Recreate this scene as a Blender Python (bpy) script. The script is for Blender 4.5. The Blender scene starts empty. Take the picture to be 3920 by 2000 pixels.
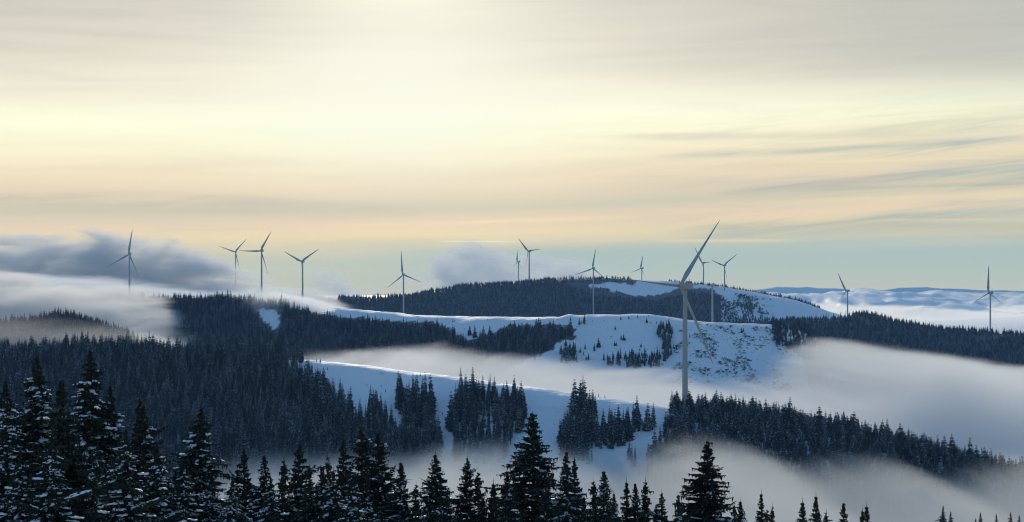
import bpy, math, random
import numpy as np
from mathutils import Matrix, Vector
R = math.radians
S = bpy.context.scene
C = S.collection
rng = np.random.default_rng(7)
random.seed(7)

# ------------------------------------------------------------------ camera
F = 7622.0          # focal length in photograph pixels (3920 wide)
HR = 1112.0         # photograph row of the horizon
cam = bpy.data.objects.new('camera', bpy.data.cameras.new('camera'))
C.objects.link(cam); S.camera = cam
cam.data.lens = 70; cam.data.sensor_width = 36
cam.rotation_euler = (R(90), 0, 0); cam.location = (0, 0, 0)
cam.data.shift_y = (HR - 1000) / 3920
cam.data.clip_start = 1; cam.data.clip_end = 200000
S.view_settings.view_transform = 'Standard'; S.view_settings.look = 'None'
S.view_settings.exposure = 0; S.view_settings.gamma = 1
S.render.engine = 'CYCLES'
cy = S.cycles
cy.use_denoising = True; cy.filter_width = 1.1; cy.denoising_prefilter = 'ACCURATE'
cy.use_adaptive_sampling = True; cy.adaptive_threshold = 0.02
cy.max_bounces = 6; cy.diffuse_bounces = 2; cy.glossy_bounces = 1
cy.transmission_bounces = 2; cy.transparent_max_bounces = 8; cy.volume_bounces = 3
cy.volume_max_steps = 256
cy.caustics_reflective = False; cy.caustics_refractive = False

# ------------------------------------------------------------------ sky
SUN_EL, SUN_AZ = R(9.5), R(-3.0)       # azimuth measured from +Y towards +X

class NT:
    """short helper for node trees"""
    def __init__(s, tree): s.t = tree; s.L = tree.links
    def n(s, kind, **kw):
        x = s.t.nodes.new(kind)
        for k, v in kw.items(): setattr(x, k, v)
        return x
    def put(s, sock, v):
        if v is None: return
        if isinstance(v, bpy.types.NodeSocket): s.L.new(v, sock)
        elif isinstance(v, (tuple, list)) and len(v) == 3 and sock.type == 'RGBA': sock.default_value = (*v, 1)
        else: sock.default_value = v
    def m(s, op, a, b=None, c=None, clamp=False):
        x = s.n('ShaderNodeMath', operation=op, use_clamp=clamp)
        s.put(x.inputs[0], a); s.put(x.inputs[1], b); s.put(x.inputs[2], c)
        return x.outputs[0]
    def mr(s, v, a, b, c=0.0, d=1.0, smooth=True):
        x = s.n('ShaderNodeMapRange', interpolation_type='SMOOTHSTEP' if smooth else 'LINEAR')
        for i, q in enumerate((v, a, b, c, d)): s.put(x.inputs[i], q)
        return x.outputs[0]
    def mix(s, f, a, b, mode='MIX'):
        x = s.n('ShaderNodeMix', data_type='RGBA', blend_type=mode)
        s.put(x.inputs[0], f); s.put(x.inputs[6], a); s.put(x.inputs[7], b)
        return x.outputs[2]
    def noise(s, vec, scale, detail=3, rough=0.55, dist=0.0, w=None):
        x = s.n('ShaderNodeTexNoise')
        if w is not None: x.noise_dimensions = '4D'; x.inputs['W'].default_value = w
        s.put(x.inputs['Vector'], vec); x.inputs['Scale'].default_value = scale
        x.inputs['Detail'].default_value = detail; x.inputs['Roughness'].default_value = rough
        x.inputs['Distortion'].default_value = dist
        return x.outputs['Fac']
    def xyz(s, x, y, z):
        q = s.n('ShaderNodeCombineXYZ')
        for i, v in enumerate((x, y, z)): s.put(q.inputs[i], v)
        return q.outputs[0]
    def sep(s, v):
        q = s.n('ShaderNodeSeparateXYZ'); s.put(q.inputs[0], v); return q.outputs
    def ramp(s, f, stops):
        x = s.n('ShaderNodeValToRGB'); s.put(x.inputs[0], f)
        e = x.color_ramp.elements
        while len(e) < len(stops): e.new(0.5)
        for q, (p, c) in zip(e, stops): q.position = p; q.color = (*c, 1)
        return x.outputs[0]

def lin(r, g, b):
    return tuple((v / 255 / 12.92) if v <= 10 else ((v / 255 + 0.055) / 1.055) ** 2.4 for v in (r, g, b))

W = bpy.data.worlds.new('World'); S.world = W; W.use_nodes = True
W.node_tree.nodes.clear()
t = NT(W.node_tree)
d = t.n('ShaderNodeTexCoord').outputs['Generated']
dx, dy, dz = t.sep(d)[:3]
az = t.m('ARCTAN2', dx, dy)
el = t.m('ARCSINE', dz)
ael = t.m('ABSOLUTE', el)
# elevation ramp of the veiled southern sky (0..0.16 rad)
st = [(0.0, (200, 200, 172)), (.016, (205, 209, 182)), (.023, (232, 216, 172)), (.029, (246, 224, 172)), (.035, (243, 216, 178)),
      (.042, (214, 205, 172)), (.048, (228, 210, 178)), (.056, (240, 222, 186)), (.067, (250, 238, 202)), (.076, (253, 251, 214)), (.086, (253, 254, 224)),
      (.100, (243, 238, 214)), (.122, (230, 222, 204)), (.150, (223, 217, 201)), (.20, (212, 208, 196))]
# slow warp of the layers, then fine streaks tilted a little up to the right
vw = t.xyz(t.m('MULTIPLY', az, 4.0), t.m('MULTIPLY', el, 26.0), 0.0)
warp = t.noise(vw, 1.0, 3, 0.5, 0.4)
tilt = t.m('SUBTRACT', el, t.m('MULTIPLY', t.m('MAXIMUM', az, -0.1), 0.035))
el2 = t.m('ADD', tilt, t.m('MULTIPLY', t.m('SUBTRACT', warp, 0.5), 0.012))
base = t.ramp(t.m('DIVIDE', el2, 0.2, clamp=True), [(p / .2, lin(*c)) for p, c in st])
vs = t.xyz(t.m('MULTIPLY', az, 6.0), t.m('MULTIPLY', tilt, 95.0), 1.7)
st1 = t.noise(vs, 1.0, 5, 0.55, 0.6)
vs2 = t.xyz(t.m('MULTIPLY', az, 2.2), t.m('MULTIPLY', tilt, 34.0), 5.2)
st2 = t.noise(vs2, 1.0, 4, 0.5, 0.5)
vs3 = t.xyz(t.m('MULTIPLY', az, 9.0), t.m('MULTIPLY', t.m('SUBTRACT', el, t.m('MULTIPLY', az, 0.12)), 150.0), 9.2)
st3 = t.noise(vs3, 1.0, 4, 0.6, 0.8)
# falls off to grey at both sides of the veiled sun, more to the right
side = t.m('ADD', t.mr(az, -0.06, 0.26), t.m('MULTIPLY', t.mr(az, -0.04, -0.28), 0.35))
highf = t.mr(el, 0.03, 0.13)
grey = t.mix(highf, lin(188, 190, 170), lin(186, 188, 180))
col = t.mix(t.m('MULTIPLY', side, t.m('ADD', t.mr(el, 0.085, 0.115, 0.12, 0.85), t.mr(el, 0.04, 0.03, 0.0, 0.3))), base, grey)
# blue-grey gaps between the cirrus bands, strongest low on the right
gapx = t.mr(az, -0.06, 0.22, 0.20, 1.0)
gape = t.m('MULTIPLY', t.mr(el, 0.022, 0.036), t.mr(el, 0.105, 0.075))
gap = t.m('MULTIPLY', t.m('MULTIPLY', gapx, gape), t.mr(st1, 0.44, 0.66))
col = t.mix(t.m('MULTIPLY', gap, 0.45), col, lin(172, 178, 168))
gap2 = t.m('MULTIPLY', t.m('MULTIPLY', t.mr(az, 0.02, 0.20), gape), t.mr(st3, 0.5, 0.68))
col = t.mix(t.m('MULTIPLY', gap2, 0.25), col, lin(160, 172, 172))
def streak(x0, x1, y0, y1, wpx, c, amt):
    # a gap or shadow band in the cirrus running from (x0, y0) to (x1, y1), photograph columns and rows turned into angles
    global col
    a0, a1 = (x0 - 1960) / F, (x1 - 1960) / F; e0, e1 = (HR - y0) / F, (HR - y1) / F; sl = (e1 - e0) / (a1 - a0); w = wpx / F
    q = t.m('SUBTRACT', t.m('ADD', el, t.m('MULTIPLY', t.m('SUBTRACT', st1, .5), w * 4.5)), t.m('MULTIPLY_ADD', t.m('SUBTRACT', az, a0), sl, e0))
    g = t.m('EXPONENT', t.m('MULTIPLY', t.m('MULTIPLY', q, q), -1.0 / (w * w)))
    x = t.m('MULTIPLY', t.mr(az, a0 - .012, a0 + .03), t.mr(az, a1 + .03, a1 - .02))
    col = t.mix(t.m('MULTIPLY', t.m('MULTIPLY', t.m('MULTIPLY', g, x), t.mr(st3, .35, .62, .45, 1.0)), amt * .9), col, lin(*c))
streak(2350, 3250, 532, 524, 13, (212, 205, 186), .75)
streak(2500, 3500, 606, 566, 13, (184, 194, 176), .85)
streak(3480, 4200, 572, 535, 24, (160, 176, 174), .85)
streak(3380, 4200, 690, 640, 30, (162, 182, 174), .9)
streak(2750, 3480, 738, 684, 16, (170, 173, 164), .8)
streak(3050, 3950, 728, 716, 8, (170, 178, 160), .7)
streak(3150, 3900, 852, 806, 20, (168, 180, 170), .8)
streak(2600, 4300, 888, 868, 26, (176, 186, 168), .85)
streak(-300, 1500, 800, 790, 26, (196, 194, 168), .7)
streak(1300, 2300, 866, 830, 9, (252, 230, 170), .7)
streak(1400, 2800, 640, 560, 12, (252, 240, 200), .6)
streak(2900, 4200, 640, 600, 10, (236, 226, 186), .8)
streak(2900, 4200, 780, 745, 12, (232, 218, 178), .8)
col = t.mix(1.0, col, t.mix(t.mr(el, .10, .135), (1.13, 1.11, 1.09), (1.05, 1.04, 1.03)), 'MULTIPLY')
# broad soft light and dark bands
col = t.mix(1.0, col, t.ramp(st2, [(0.30, (.95, .945, .95)), (0.5, (1, 1, 1)), (0.72, (1.03, 1.03, 1.02))]), 'MULTIPLY')
col = t.mix(1.0, col, t.ramp(st1, [(0.30, (.92, .925, .935)), (0.5, (1, 1, 1)), (0.7, (1.05, 1.05, 1.03))]), 'MULTIPLY')
# clear teal strip above the horizon
teal = t.m('MULTIPLY', t.mr(t.m('ADD', el, t.m('MULTIPLY', t.m('ADD', t.m('SUBTRACT', warp, 0.5), t.m('MULTIPLY', t.m('SUBTRACT', st1, 0.5), .5)), 0.014)), 0.0300, 0.0165), t.mr(az, -0.13, 0.05, 0.30, 1.0))
col = t.mix(teal, col, t.ramp(t.m('DIVIDE', el, 0.025, clamp=True), [(0, lin(202, 204, 184)), (.45, lin(190, 204, 190)), (1, lin(180, 201, 190))]))
# two thin lit cloud lines low above the hills
def line(e0, a0, a1, w, amt, c, slope=0.0):
    global col
    q = t.m('SUBTRACT', el, t.m('ADD', e0, t.m('MULTIPLY', az, slope)))
    g = t.m('EXPONENT', t.m('MULTIPLY', t.m('MULTIPLY', q, q), -1.0 / (w * w)))
    x = t.m('MULTIPLY', t.mr(az, a0, a0 + (a1 - a0) * .3), t.mr(az, a1, a1 - (a1 - a0) * .3))
    col = t.mix(t.m('MULTIPLY', t.m('MULTIPLY', g, x), amt), col, c)
line(0.0245, -0.041, 0.005, 0.00033, 0.95, lin(252, 246, 214))
line(0.0248, 0.062, 0.150, 0.0007, 0.8, lin(240, 222, 178))
# glow of the hidden sun high in the veil
sx = t.m('SUBTRACT', az, -0.055); sy = t.m('MULTIPLY', t.m('SUBTRACT', el, 0.104), 1.9)
r2 = t.m('ADD', t.m('MULTIPLY', sx, sx), t.m('MULTIPLY', sy, sy))
glow = t.m('EXPONENT', t.m('MULTIPLY', r2, -1.0 / (0.085 ** 2)))
col = t.mix(t.m('MULTIPLY', glow, 0.8), col, (1.04, 1.04, .86))
sx = t.m('SUBTRACT', az, SUN_AZ); sy = t.m('MULTIPLY', t.m('SUBTRACT', el, SUN_EL), 2.2)
r2 = t.m('ADD', t.m('MULTIPLY', sx, sx), t.m('MULTIPLY', sy, sy))
glow2 = t.m('EXPONENT', t.m('MULTIPLY', r2, -1.0 / (0.05 ** 2)))
col = t.mix(t.m('MULTIPLY', glow2, 0.9), col, (1.3, 1.25, 1.0))
# open sky above and behind the camera
nishita = t.n('ShaderNodeTexSky', sky_type='NISHITA', sun_disc=False)
nishita.sun_elevation = SUN_EL; nishita.sun_rotation = SUN_AZ
nishita.air_density = 1.6; nishita.ozone_density = 4.0; nishita.dust_density = 0.4
BG = 0.1
skyc = t.mix(1.0, nishita.outputs[0], (1.88, 1.96, 2.20), 'MULTIPLY')
colw = t.mix(1.0, col, (1 / BG,) * 3, 'MULTIPLY')
front = t.m('MULTIPLY', t.mr(t.m('ABSOLUTE', az), 1.1, 0.45), t.mr(el, 0.42, 0.15))
final = t.mix(front, skyc, colw)
bg = t.n('ShaderNodeBackground'); t.put(bg.inputs[0], final); bg.inputs[1].default_value = BG
t.L.new(bg.outputs[0], t.n('ShaderNodeOutputWorld').inputs[0])
W.cycles.sampling_method = 'MANUAL'; W.cycles.sample_map_resolution = 1024

sun = bpy.data.objects.new('sun', bpy.data.lights.new('sun', 'SUN')); C.objects.link(sun)
sun.data.energy = 2.3; sun.data.angle = R(3); sun.data.color = (1.0, .88, .68)
sd = Vector((math.sin(SUN_AZ) * math.cos(SUN_EL), math.cos(SUN_AZ) * math.cos(SUN_EL), math.sin(SUN_EL)))
sun.rotation_euler = sd.to_track_quat('Z', 'Y').to_euler()

# ------------------------------------------------------------------ helpers
def tag(o, label=None, cat=None, group=None, kind=None):
    if label: o['label'] = label
    if cat: o['category'] = cat
    if group: o['group'] = group
    if kind: o['kind'] = kind
    return o

def mesh_np(name, co, faces, mat=None, smooth=False):
    """co (N,3) ; faces list of index arrays (M,k)"""
    me = bpy.data.meshes.new(name)
    if not isinstance(faces, list): faces = [faces]
    faces = [np.asarray(f, dtype=np.int32) for f in faces if len(f)]
    loops = np.concatenate([f.ravel() for f in faces])
    sizes = np.concatenate([np.full(len(f), f.shape[1], dtype=np.int32) for f in faces])
    starts = np.concatenate([[0], np.cumsum(sizes)[:-1]]).astype(np.int32)
    me.vertices.add(len(co)); me.vertices.foreach_set('co', np.asarray(co, dtype=np.float32).ravel())
    me.loops.add(len(loops)); me.loops.foreach_set('vertex_index', loops)
    me.polygons.add(len(sizes)); me.polygons.foreach_set('loop_start', starts)
    me.polygons.foreach_set('loop_total', sizes)
    me.polygons.foreach_set('use_smooth', np.full(len(sizes), smooth))
    if mat: me.materials.append(mat)
    me.update(calc_edges=True); me.validate()
    return me

def link(name, me, parent=None, loc=None):
    o = bpy.data.objects.new(name, me); C.objects.link(o)
    if parent: o.parent = parent
    if loc is not None: o.location = loc
    return o

def empty(name, loc=(0, 0, 0)):
    o = bpy.data.objects.new(name, None); C.objects.link(o); o.location = loc
    o.empty_display_size = 1
    return o

# value noise on arrays
_P = rng.random((256, 256))
def vnoise(x, y):
    xi = np.floor(x).astype(int); yi = np.floor(y).astype(int)
    fx = x - xi; fy = y - yi; fx = fx * fx * (3 - 2 * fx); fy = fy * fy * (3 - 2 * fy)
    g = lambda a, b: _P[a & 255, b & 255]
    return ((g(xi, yi) * (1 - fx) + g(xi + 1, yi) * fx) * (1 - fy) + (g(xi, yi + 1) * (1 - fx) + g(xi + 1, yi + 1) * fx) * fy)
def fbm(x, y, o=5, rough=.5):
    s = 0; a = 1; n = 0
    for k in range(o):
        s = s + a * (vnoise(x + 17.3 * k, y + 5.1 * k) - .5); n += a; a *= rough; x = x * 2.03; y = y * 2.03
    return s / n

# ------------------------------------------------------------------ materials
def mat(name):
    m = bpy.data.materials.new(name); m.use_nodes = True; m.node_tree.nodes.clear()
    return m, NT(m.node_tree)
def pbsdf(t, color, rough=.8, normal=None, metal=0, sub=None):
    b = t.n('ShaderNodeBsdfPrincipled'); t.put(b.inputs['Base Color'], color); t.put(b.inputs['Roughness'], rough)
    b.inputs['Metallic'].default_value = metal
    if normal: t.L.new(normal, b.inputs['Normal'])
    o = t.n('ShaderNodeOutputMaterial'); t.L.new(b.outputs[0], o.inputs[0]); return b

M = {}
# snow ground: fine drifts, brush and rock poking through where the wind strips it
m, t = mat('snow_ground'); M['ground'] = m
geo = t.n('ShaderNodeNewGeometry'); P = geo.outputs['Position']
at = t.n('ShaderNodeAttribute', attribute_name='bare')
rough = t.n('ShaderNodeMapping'); t.put(rough.inputs[0], P); rough.inputs['Scale'].default_value = (1, .5, 1)
n1 = t.noise(rough.outputs[0], .26, 4, .65); n2 = t.noise(P, .02, 3, .5)
brush = t.mr(t.m('ADD', n1, t.m('MULTIPLY', t.m('SUBTRACT', n2, .5), .5)), .61, .67)
fac = t.m('MULTIPLY', brush, at.outputs['Fac'], clamp=True)
soil_and_shade = t.m('MULTIPLY', t.mr(at.outputs['Fac'], 1.0, 2.0), 1.0)
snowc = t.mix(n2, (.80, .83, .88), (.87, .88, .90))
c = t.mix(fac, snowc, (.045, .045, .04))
c = t.mix(soil_and_shade, c, t.mix(t.mr(n1, .45, .7), (.014, .016, .016), (.09, .10, .11)))  # dark bare slopes, plus canopy shade painted on the ground under close trees
bmp = t.n('ShaderNodeBump'); bmp.inputs['Strength'].default_value = .8; bmp.inputs['Distance'].default_value = 6.0
t.put(bmp.inputs['Height'], t.noise(P, .05, 6, .6))
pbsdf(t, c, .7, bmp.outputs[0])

def fir_mat(name, dark, snow_lo, snow_hi, scale, snowcol=(.78, .82, .88)):
    m, t = mat(name)
    geo = t.n('ShaderNodeNewGeometry'); P = geo.outputs['Position']
    oi = t.n('ShaderNodeObjectInfo').outputs['Random']
    nz = t.noise(P, scale, 3, .6)
    up = t.m('ABSOLUTE', t.sep(geo.outputs['Normal'])[2])
    f = t.mr(t.m('ADD', nz, t.m('ADD', t.m('MULTIPLY', up, .08), t.m('MULTIPLY', oi, .10))), snow_lo, snow_hi)
    dk = t.mix(oi, dark, tuple(v * 1.7 for v in dark))
    pbsdf(t, t.mix(f, dk, snowcol), .85)
    return m
M['far_fir'] = fir_mat('frosted_fir', (.004, .010, .016), .61, .86, 1.5)
M['fir'] = fir_mat('fir_needles', (.015, .019, .010), .72, .90, 3.2)
m, t = mat('bark'); M['bark'] = m
pbsdf(t, t.mix(t.noise(t.n('ShaderNodeTexCoord').outputs['Object'], 6, 4), (.03, .022, .016), (.09, .07, .055)), .9)
m, t = mat('branch_snow'); M['bsnow'] = m
pbsdf(t, t.mix(t.noise(t.n('ShaderNodeNewGeometry').outputs['Position'], 3, 3), (.74, .79, .88), (.88, .90, .93)), .6)
m, t = mat('turbine_paint'); M['white'] = m
pbsdf(t, t.mix(t.noise(t.n('ShaderNodeTexCoord').outputs['Object'], .6, 5), (.32, .325, .34), (.42, .425, .44)), .75)
m, t = mat('turbine_grey'); M['tgrey'] = m
pbsdf(t, t.mix(t.noise(t.n('ShaderNodeTexCoord').outputs['Object'], 2, 4), (.12, .13, .14), (.22, .23, .24)), .5)
m, t = mat('shrub'); M['shrub'] = m
pbsdf(t, t.mix(t.noise(t.n('ShaderNodeNewGeometry').outputs['Position'], 1.5, 3), (.02, .025, .02), (.09, .085, .07)), .9)

# ------------------------------------------------------------------ terrain
def Z(py, Y): return (HR - py) / F * Y
RID = {
 # photograph column, row of the bare crest, distance; front slope, back slope, rounding
 'near': ([(-3500, 1290, 1900), (-800, 1345, 1750), (0, 1350, 1600), (400, 1350, 1520), (700, 1362, 1430), (980, 1374, 1340), (1220, 1381, 1290), (1674, 1431, 1240),
           (2130, 1491, 1190), (2510, 1553, 1150), (2640, 1580, 1150), (2850, 1585, 1140), (3200, 1660, 1100), (3500, 1720, 1080), (3800, 1800, 1050), (3920, 1850, 1040), (4700, 2150, 1000), (7500, 2500, 1000)], .36, .30, 22),
 'mid': ([(-3500, 1180, 2500), (0, 1165, 2600), (560, 1158, 2650), (850, 1152, 2650), (1065, 1178, 2600), (1220, 1196, 2550), (1290, 1182, 2600), (1354, 1184, 2600), (1482, 1195, 2550), (1647, 1209, 2500),
          (1893, 1213, 2450), (2143, 1218, 2400), (2179, 1204, 2420), (2216, 1206, 2420), (2417, 1202, 2400), (2485, 1203, 2400), (2553, 1211, 2400), (2617, 1222, 2380), (2690, 1234, 2360),
          (2827, 1240, 2350), (3022, 1243, 2350), (3120, 1290, 2400), (3400, 1500, 2500), (7500, 1900, 2500)], .30, .25, 30),
 'midright': ([(2700, 1330, 3300), (2960, 1240, 3300), (3080, 1228, 3350), (3240, 1226, 3400), (3270, 1205, 3400), (3330, 1206, 3400), (3430, 1232, 3400), (3600, 1262, 3400), (3780, 1276, 3400), (3920, 1278, 3350), (4700, 1330, 3200), (7500, 1400, 3200)], .22, .25, 25),
 'left': ([(-3500, 1300, 2000), (-300, 1262, 2050), (0, 1254, 2050), (140, 1240, 2050), (242, 1222, 2050), (320, 1236, 2050), (411, 1262, 2050), (480, 1292, 2050), (640, 1380, 2050), (1000, 1700, 2050), (7500, 2900, 2050)], .3, .3, 30),
 'cloud': ([(-3500, 1150, 3700), (0, 1142, 3650), (493, 1137, 3600), (998, 1122, 3700), (1100, 1145, 3600), (1170, 1185, 3500), (1260, 1260, 3400), (1500, 1300, 3400), (7500, 1900, 3300)], .15, .2, 60),
 'back': ([(-3500, 1130, 4300), (900, 1122, 4300), (1172, 1124, 4300), (1300, 1140, 4350), (1418, 1145, 4400), (1574, 1134, 4500), (1665, 1114, 4600), (1765, 1100, 4700), (1930, 1084, 4750), (2070, 1079, 4800),
           (2188, 1070, 4800), (2325, 1068, 4850), (2576, 1080, 5000), (2736, 1096, 5200), (2800, 1104, 5250), (2937, 1128, 5200), (3054, 1152, 5100), (3132, 1180, 5000), (3237, 1212, 4900), (3500, 1300, 4900), (7500, 1900, 4900)], .24, .16, 40),
}
def height(X, Y):
    X = np.asarray(X, float); Y = np.asarray(Y, float)
    tt = X / np.maximum(Y, 60.0) * F + 1960
    near = -2.0 - .20 * Y
    floor = np.where(Y < 790, near, -160.0)
    pl = np.interp(Y, [2400, 2900, 4400, 5600, 7500], [-160, -68, -68, -130, -420])
    plx = np.interp(tt, [-1000, 2300, 3100, 3600], [1, 1, .9, 0])
    pl = pl * plx + (-190 - np.maximum(Y - 4500, 0) * .05) * (1 - plx)
    floor = np.where(Y > 2400, np.maximum(pl, -520), floor)
    h = floor
    for k, (pts, gf, gb, rd) in RID.items():
        a = np.array(pts, float)
        yc = np.interp(tt, a[:, 0], a[:, 2]); zc = np.interp(tt, a[:, 0], (HR - a[:, 1]) / F * a[:, 2])
        dd = yc - Y
        sm = np.sqrt(dd * dd + rd * rd) - rd
        g = np.where(dd > 0, gf, gb)
        hh = zc - g * sm
        k2 = 6.0
        m_ = np.maximum(h, hh); h = m_ + k2 * .25 * np.maximum(1 - np.abs(h - hh) / k2, 0) ** 2
    amp = np.interp(Y, [0, 300, 900, 6000], [.3, 1, 1.0, 5])
    h = h + fbm(X / 60, Y / 60, 4) * amp * 2.2 + fbm(X / 14, Y / 14, 2) * np.minimum(amp, 1) * .8
    return h

# ground sheet
s = np.linspace(-.62, .62, 861)
ys = np.concatenate([np.arange(-160, 300, 12.0), 300 * np.exp(np.arange(0, 1, 1 / 620) * math.log(8700 / 300)), [8700.0]])
YS = ys; XX = s[None, :] * (ys[:, None] + 260); YY = np.repeat(ys[:, None], len(s), 1)
HH = height(XX, YY); GX = XX; GY = YY
# skirt round the border so the sheet has depth
ny, nx = HH.shape
co = np.stack([XX, YY, HH], -1).reshape(-1, 3)
i = np.arange(ny * nx).reshape(ny, nx)
fa = np.stack([i[:-1, :-1], i[:-1, 1:], i[1:, 1:], i[1:, :-1]], -1).reshape(-1, 4)
me = mesh_np('ground', co, fa, M['ground'], True)

def pix(X, Y, Zz):
    return 1960 + X / Y * F, HR - Zz / Y * F
def inpoly(px, py, poly):
    ins = np.zeros(np.shape(px), bool); n = len(poly)
    for k in range(n):
        x1, y1 = poly[k]; x2, y2 = poly[(k + 1) % n]
        c = ((y1 > py) != (y2 > py)) & (px < (x2 - x1) * (py - y1) / ((y2 - y1) or 1e-9) + x1)
        ins ^= c
    return ins
PX, PY = pix(XX, np.maximum(YY, 60), HH)
bare = np.zeros_like(HH)
wig = fbm(PX / 40, PY / 30, 3) * 40
reg = (YY > 2000) & (YY < 2360) & inpoly(PX + wig, PY + wig * .5, [(2620, 1245), (3030, 1262), (3110, 1500), (2560, 1500), (2580, 1390)])
bare[reg] = .95
reg = (YY > 2000) & (YY < 2400) & inpoly(PX + wig, PY, [(2230, 1330), (2550, 1330), (2560, 1500), (2100, 1500)])
bare[reg] = .35
reg = (YY > 4300) & (YY < 5250) & inpoly(PX + wig, PY + wig * .3, [(2760, 1125), (2960, 1150), (2960, 1240), (2790, 1240)])
bare[reg] = 1.0
reg = (YY > 3700) & (YY < 4400) & (PX < 1360) & (PX > 900); bare[reg] = 2.0
reg = (YY > 1700) & (YY < 2100) & (PX < 700) & ~inpoly(PX + wig, PY, [(190, 1262), (280, 1236), (400, 1262), (470, 1320), (180, 1320)]); bare[reg] = 1.7
BARE = bare
a_ = me.attributes.new('bare', 'FLOAT', 'POINT'); a_.data.foreach_set('value', bare.ravel().astype(np.float32))
ground = link('ground', me); tag(ground, 'snow covered hills and valleys', kind='structure')

# ------------------------------------------------------------------ small tree meshes (about 12 m, seen from 900 m and more)
def far_fir(seed, slim=1.0, tiers=15):
    r = np.random.default_rng(seed); v = []; f3 = []; H = 12.0
    def tri(a, b, c):
        n = len(v); v.extend([a, b, c]); f3.append((n, n + 1, n + 2))
    for k in range(7):       # trunk
        a0 = k * 2 * math.pi / 7; a1 = (k + 1) * 2 * math.pi / 7
        tri((.22 * math.cos(a0), .22 * math.sin(a0), -1.0), (.22 * math.cos(a1), .22 * math.sin(a1), -1.0), (0, 0, H * .98))
    for q in range(tiers):
        u = (q + r.uniform(-.25, .25)) / tiers
        z = H * (.06 + .92 * u)
        rad = slim * 2.15 * (1 - u) ** .85 * (1 if u > .12 else .75) * r.uniform(.8, 1.15) + .10
        nb = 8 if u < .6 else 6
        a0 = r.uniform(0, 6.28)
        for b in range(nb):
            a = a0 + b * 6.283 / nb + r.uniform(-.25, .25); rr = rad * r.uniform(.65, 1.2)
            ca, sa = math.cos(a), math.sin(a); w = rr * r.uniform(.28, .42)
            drop = rr * r.uniform(.25, .55)
            root = (0, 0, z + rr * .28)
            tri(root, (ca * rr * .62 - sa * w, sa * rr * .62 + ca * w, z - drop * .9), (ca * rr, sa * rr, z - drop * .55))
            tri(root, (ca * rr, sa * rr, z - drop * .55), (ca * rr * .62 + sa * w, sa * rr * .62 - ca * w, z - drop * .9))
            tri((ca * rr * .3, sa * rr * .3, z + rr * .1), (ca * rr * .8, sa * rr * .8, z - drop * .3), (ca * rr * .45, sa * rr * .45, z - drop * 1.5 - .25))
    me = mesh_np('far_fir', np.array(v), np.array(f3), M['far_fir'])
    return me
FAR = [far_fir(11, 1.0), far_fir(12, .78, 16), far_fir(13, 1.2, 14), far_fir(14, .62, 15), far_fir(15, .9, 13)]

# ------------------------------------------------------------------ where the forest stands (base points on the ground)
def band(x0, x1, y0, y1, sp, seed):
    r = np.random.default_rng(seed)
    gx = np.arange(x0, x1, sp); gy = np.arange(y0, y1, sp)
    A, B = np.meshgrid(gx, gy); A = A + r.uniform(-.48, .48, A.shape) * sp; B = B + r.uniform(-.48, .48, B.shape) * sp
    return A.ravel(), B.ravel()
def near_forest():
    X, Y = band(-620, 640, 820, 1800, 3.9, 1)
    k = np.abs(X / Y) < .33; X, Y = X[k], Y[k]
    z = height(X, Y); px, py = pix(X, Y, z)
    a = np.array(RID['near'][0], float); yc = np.interp(px, a[:, 0], a[:, 2])
    on = (Y < yc + 60)
    w = fbm(X / 18, Y / 18, 3) * 60
    q, p = px + w, py + w * .6
    left = inpoly(q, p, [(-900, 1200), (965, 1200), (1000, 1385), (1150, 1425), (1230, 1470), (1290, 1530), (1345, 1590), (1410, 1625), (1470, 1650), (1520, 1700), (1640, 1760), (1700, 2200), (-900, 2200)])
    def z6(pts): return [(980 + .5326 * a, 1300 + .5326 * b) for a, b in pts]
    def z7(pts): return [(1960 + .5326 * a, 1300 + .5326 * b) for a, b in pts]
    def z(pts): return inpoly(px + w * .45, py + w * .3, pts)
    cl = z(z6([(985, 400), (1040, 400), (1120, 420), (1240, 420), (1275, 560), (1310, 760), (1300, 900), (1030, 900), (1040, 560), (990, 470)]))
    cl |= z(z6([(790, 470), (880, 480), (950, 580), (1000, 720), (1000, 900), (800, 900)]))
    cl |= z(z6([(1420, 480), (1480, 400), (1530, 400), (1750, 430), (1800, 430), (1905, 440), (1915, 540), (1860, 600), (1840, 680), (1800, 900), (1400, 900), (1430, 700), (1360, 640), (1370, 560)]))
    cl |= z(z7([(60, 480), (115, 480), (100, 540), (40, 700), (-20, 800), (-140, 800), (-140, 500)])) & (rng.random(px.shape) < .8)
    cl |= z(z7([(420, 480), (560, 490), (605, 560), (590, 700), (570, 900), (335, 900), (370, 700), (400, 620)]))
    cl |= z(z7([(605, 700), (660, 660), (760, 640), (880, 590), (960, 600), (1040, 620), (1010, 665), (900, 660), (830, 730), (750, 800), (600, 790)]))
    cl |= inpoly(px, py, [(2400, 1760), (2500, 1740), (2520, 1790), (2390, 1800)]) & (rng.random(px.shape) < .25)
    holes = z(z6([(1580, 560), (1690, 540), (1760, 640), (1700, 700), (1600, 660)])) | z(z6([(1430, 560), (1500, 560), (1490, 680), (1430, 640)]))
    cl &= ~(holes & (rng.random(px.shape) < .75))
    right = inpoly(px + w * .3, py, [(2535, 1480), (2575, 1570), (2530, 1700), (2480, 1790), (2450, 2300), (9000, 2300), (9000, 1300), (2535, 1300)])
    right &= ~inpoly(px, py, [(2566, 1586), (2614, 1584), (2606, 1618), (2594, 1626), (2575, 1610)])
    ledge = inpoly(px, py, [(960, 1340), (1170, 1360), (1165, 1392), (1045, 1384), (985, 1378)]) & (rng.random(px.shape) < .35)
    m_ = on & (left | cl | right | ledge)
    return X[m_], Y[m_], px[m_], py[m_], (cl | right)[m_]
def zz3(pts): return [(1960 + a / 2.19, 800 + b / 2.19) for a, b in pts]
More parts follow.
